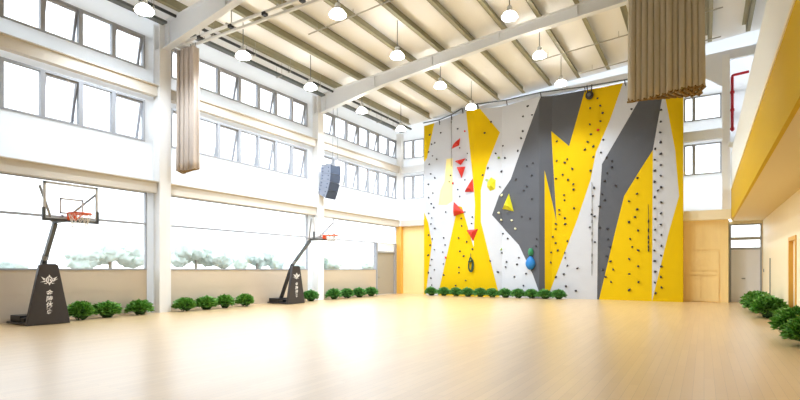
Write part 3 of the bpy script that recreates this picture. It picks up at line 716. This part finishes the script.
for pts, label in (([(-6.5, 22.0, 10.62), (.6, 22.0, 11.15)], 'thin grey pipe across the roof under the purlins, nearer one'), ([(-5.0, 24.6, 10.7), (.6, 24.6, 11.1)], 'thin grey pipe across the roof beside the climbing wall top'),
                   ([(-12.6, 14.3, 10.25), (-8.5, 14.3, 10.56)], 'thin white pipe across the roof between the lamp rows')):
    bm = bmesh.new(); tube(bm, [Vector(p) - Vector(pts[0]) for p in pts], .025, 6)
    for k in (.1, .5, .9):
        p = (Vector(pts[1]) - Vector(pts[0])) * k; tube(bm, [p, p + Vector((0, 0, .25))], .01, 5)
    tag(obj('roof_pipe', bm, M['conduit'], loc=pts[0]), label, 'pipe')

# ------------------------------------------------------------------ hung loudspeaker column
sp = thing('line_array_speaker', 'blue grey curved hanging loudspeaker stack beside the second column', 'loudspeaker', (-15.75, 19.5, 4.95))
T = Matrix.Translation((0, 0, 1.62)); step = math.radians(8); dr = .6 * math.tan(step / 2); h = .41
for k in range(4):
    bm = bmesh.new(); prism(bm, [(-.30, -.38, -h + dr + .004), (.30, -.38, -h + .004), (.30, -.38, -.004), (-.30, -.38, -dr - .004)], (0, .76, 0))
    bm.transform(T); cab = obj('cabinet', bm, M['speaker_side'], sp, bevel=.008)
    bm = B((.30, .325, -.375, .375, -h + .008, -.008)); bm.transform(T); obj('grille', bm, M['speaker_grille'], cab)
    bm = bmesh.new()
    for xx, zz in ((-.18, -.14), (.18, -.12), (.18, -.3), (-.18, -.28)):
        tube(bm, [(xx, -.375, zz), (xx, -.395, zz)], .03, 8)
    bm.transform(T); obj('rigging_point', bm, M['speaker_grille'], cab)
    T = T @ Matrix.Translation((.30, 0, -h)) @ Matrix.Rotation(step, 4, 'Y') @ Matrix.Translation((-.30, 0, 0))
bm = B((-.34, .36, -.32, -.26, 1.62, 1.69), (-.34, .36, .26, .32, 1.62, 1.69), (-.03, .03, -.32, .32, 1.66, 1.72)); obj('fly_frame', bm, M['light_metal'], sp)
for yy in (-.2, .2):
    bm = bmesh.new(); tube(bm, [(.28, yy, 1.7), (.28, yy * .7, 5.2)], .013, 6); obj('hanging_cable', bm, M['light_metal'], sp)

# ------------------------------------------------------------------ plants
def leafy(bm, r, rx, ry, rz, n, size):
    for _ in range(n):
        th = r.uniform(0, 2 * math.pi); u = r.uniform(-.25, 1.0); q = math.sqrt(max(0, 1 - u * u)); k = r.uniform(.72, 1.12)
        nrm = Vector((q * math.cos(th), q * math.sin(th), u))
        c = Vector((nrm.x * rx * k, nrm.y * ry * k, rz * .45 + nrm.z * rz * .55 * k))
        d = (nrm + Vector((r.uniform(-.7, .7), r.uniform(-.7, .7), r.uniform(-.3, .9)))).normalized()
        s = d.cross(Vector((r.uniform(-1, 1), r.uniform(-1, 1), r.uniform(-1, 1)))).normalized()
        L = size * r.uniform(.7, 1.3); w = L * .3; up = d.cross(s) * (L * .12)
        a = bm.verts.new(c); b = bm.verts.new(c + d * L * .5 + s * w + up); e = bm.verts.new(c + d * L); f = bm.verts.new(c + d * L * .5 - s * w + up)
        m_ = bm.verts.new(c + d * L * .55 - up * .6)
        for t3 in ((a, b, m_), (b, e, m_), (e, f, m_), (f, a, m_)): bm.faces.new(t3)
BUSH = {}
def bush(label, group, x, y, rx, ry, h, variant, mat='leaf'):
    key = (variant, mat)
    if key not in BUSH:
        r = random.Random(variant); bm = bmesh.new(); leafy(bm, r, .38, .38, .9, 760, .2)
        me = bpy.data.meshes.new('foliage'); bm.to_mesh(me); bm.free(); me.materials.append(M[mat])
        bm = bmesh.new(); blob(bm, (0, 0, .4), .32, .32, .38, variant, .2, 2)
        for k in range(6):
            a = k * 1.05; tube(bm, [(.12 * math.cos(a), .12 * math.sin(a), 0.0), (.3 * math.cos(a), .3 * math.sin(a), .45)], .02, 5)
        BUSH[key] = (me, mesh('stems', bm, M['stem']))
    t = thing('leafy_bush', label, 'plant', (x, y, 0), group); t.scale = (rx * 1.75, ry * 1.75, h); t.rotation_euler = (0, 0, math.pi * (variant % 2))
    for nm, me in zip(('foliage', 'stems'), BUSH[key]):
        o = bpy.data.objects.new(nm, me); COL.objects.link(o); o.parent = t
LW = 'low leafy bushes along the window wall'
for (y, rx, h, lab), k in zip((
        (7.95, .42, .52, 'low green bush peeking out right behind the nearer hoop base'),
        (8.79, .48, .46, 'low green bush under the windows, next past the nearer hoop'),
        (9.87, .46, .46, 'low green bush just before the first column'),
        (11.57, .46, .46, 'low green bush just past the first column'),
        (12.47, .48, .46, 'second low green bush past the first column'),
        (13.34, .40, .48, 'third low green bush past the first column'),
        (14.35, .42, .48, 'fourth low green bush past the first column, standing alone'),
        (18.35, .50, .48, 'low green bush at the foot of the second column, beside the farther hoop'),
        (20.12, .52, .50, 'low green bush first in the row past the second column'),
        (21.2, .50, .48, 'low green bush second in the row past the second column'),
        (22.3, .50, .48, 'low green bush third in the row past the second column'),
        (23.45, .55, .48, 'low green bush next to the beige door')), range(12)):
    bush(lab, LW, -16.05 + (.12 if k == 0 else 0), y, .36, rx, h, 1 + k % 3, 'leaf_dark' if k > 6 else 'leaf')
ORDN = ['first', 'second', 'third', 'fourth', 'fifth', 'sixth', 'seventh', 'eighth', 'ninth', 'tenth', 'eleventh']
for k, x in enumerate((-13.55, -12.72, -11.98, -11.25, -10.52, -9.82, -9.1, -8.38, -7.68, -6.98, -6.3)):
    bush('low dark green bush at the climbing wall foot, %s from the window side' % ORDN[k], 'low bushes along the climbing wall', x, 25.95 - .04 * (k % 2), .41, .32, .46, 1 + (k + 1) % 3, 'leaf_dark')
for x, y, rx, ry, h, lab in ((1.72, 24.0, .5, .9, .62, 'bushy green plant by the right wall closest to the grey door'), (1.70, 21.7, .52, .9, .66, 'middle bushy green plant along the right wall'),
                             (1.72, 19.4, .5, .8, .64, 'bushy green plant along the right wall, last before the gap'),
                             (1.74, 14.1, .48, .6, .62, 'bushy green plant by the ochre door frame, partly cut by the picture edge'),
                             (1.78, 12.6, .45, .6, .58, 'bushy plant nearest the camera at the right wall')):
    t = bush(lab, 'bushy plants along the right wall', x, y, rx, ry, h, 1 + int(y) % 3)

# ------------------------------------------------------------------ small things on the right
bm = B((-.03, 0, -.025, .025, 0, 1.6)); tag(obj('wall_bar', bm, M['tray'], loc=(XR - .002, 24.95, .36)), 'slim dark vertical bar on the right wood wall above the plants', 'wall bar')
bm = B((-.02, 0, -.05, .05, -.07, .07)); sw = tag(obj('light_switch', bm, M['tray'], loc=(XR - .001, 27.5, 1.46), bevel=.005), 'small dark switch on the right wall next to the grey door', 'switch')
bm = bmesh.new(); tube(bm, [(0, 0, 0), (0, 0, 2.42), (.02, 0, 2.5), (.09, 0, 2.52), (.62, 0, 2.56)], .06, 8)
for z in (.05, .9, 1.7): tube(bm, [(0, 0, z), (0, 0, z + .1)], .085, 8)
tag(obj('fire_pipe', bm, M['red_pipe'], loc=(1.09, 27.21, 7.75)), 'red fire pipe with a bend at its top above the balcony parapet', 'pipe')
for loc, lab, tilt in (((1.5, 26.92, 7.35), 'small pale floodlight with a dark face at the far end of the balcony', .7), ((1.1, 26.92, 7.05), 'small dark lamp on the pale column below the red pipe', .2)):
    t = thing('floodlight', lab, 'floodlight', loc)
    bm = bmesh.new(); box(bm, -.17, .17, -.1, .1, -.1, .12); bm.transform(Matrix.Rotation(tilt, 4, 'Y')); obj('housing', bm, M['parapet'], t, bevel=.02)
    bm = bmesh.new(); box(bm, .17, .21, -.1, .1, -.22, .14); bm.transform(Matrix.Rotation(tilt, 4, 'Y')); obj('lens', bm, M['tray_thin'], t)
    bm = bmesh.new(); tube(bm, [(0, .05, .05), (-.1, .3, .12), (-.1, .38, .12)], .025, 6); obj('bracket', bm, M['conduit'], t)

# ------------------------------------------------------------------ hazy trees outside
TREE_LABEL = ['pale wide tree outside the glass behind the nearer hoop', 'pale tree outside the glass left of the first column', 'pale tree outside the glass right of the first column',
              'small pale tree outside between the two columns', 'pale tree outside behind the farther hoop', 'faint tree outside past the second column']
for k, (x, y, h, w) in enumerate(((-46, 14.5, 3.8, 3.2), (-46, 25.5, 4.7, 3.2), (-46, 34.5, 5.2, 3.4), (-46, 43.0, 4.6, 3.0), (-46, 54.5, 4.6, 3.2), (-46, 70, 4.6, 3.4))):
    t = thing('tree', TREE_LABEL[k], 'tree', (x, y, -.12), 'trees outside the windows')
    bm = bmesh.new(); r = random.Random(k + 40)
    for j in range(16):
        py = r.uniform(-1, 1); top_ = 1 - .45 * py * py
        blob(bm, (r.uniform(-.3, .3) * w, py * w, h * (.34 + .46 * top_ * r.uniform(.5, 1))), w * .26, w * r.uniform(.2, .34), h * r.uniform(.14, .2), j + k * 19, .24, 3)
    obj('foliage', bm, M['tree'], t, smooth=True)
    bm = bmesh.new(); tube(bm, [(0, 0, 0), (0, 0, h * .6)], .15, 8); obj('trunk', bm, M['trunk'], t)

# ------------------------------------------------------------------ sky, camera
w = bpy.data.worlds.new('overcast sky'); SC.world = w; w.use_nodes = True
bg = w.node_tree.nodes['Background']; bg.inputs['Color'].default_value = (0.84, 0.92, 1.0, 1); bg.inputs['Strength'].default_value = SKY
cam = bpy.data.cameras.new('camera'); cam.sensor_width = 36; cam.lens = 36 * 504 / 800; cam.shift_y = 69.6 / 800; cam.clip_end = 500
co = bpy.data.objects.new('camera', cam); COL.objects.link(co); co.location = (0, 0, 1.5); co.rotation_euler = (math.pi / 2, 0, math.radians(31.1))
SC.camera = co
SC.view_settings.view_transform = 'Standard'; SC.view_settings.look = 'None'; SC.view_settings.gamma = 1; SC.view_settings.use_curve_mapping = False
SC.view_settings.exposure = EXPOSURE
SC.cycles.max_bounces = 10; SC.cycles.diffuse_bounces = 6; SC.cycles.transparent_max_bounces = 12; SC.cycles.sample_clamp_indirect = 8
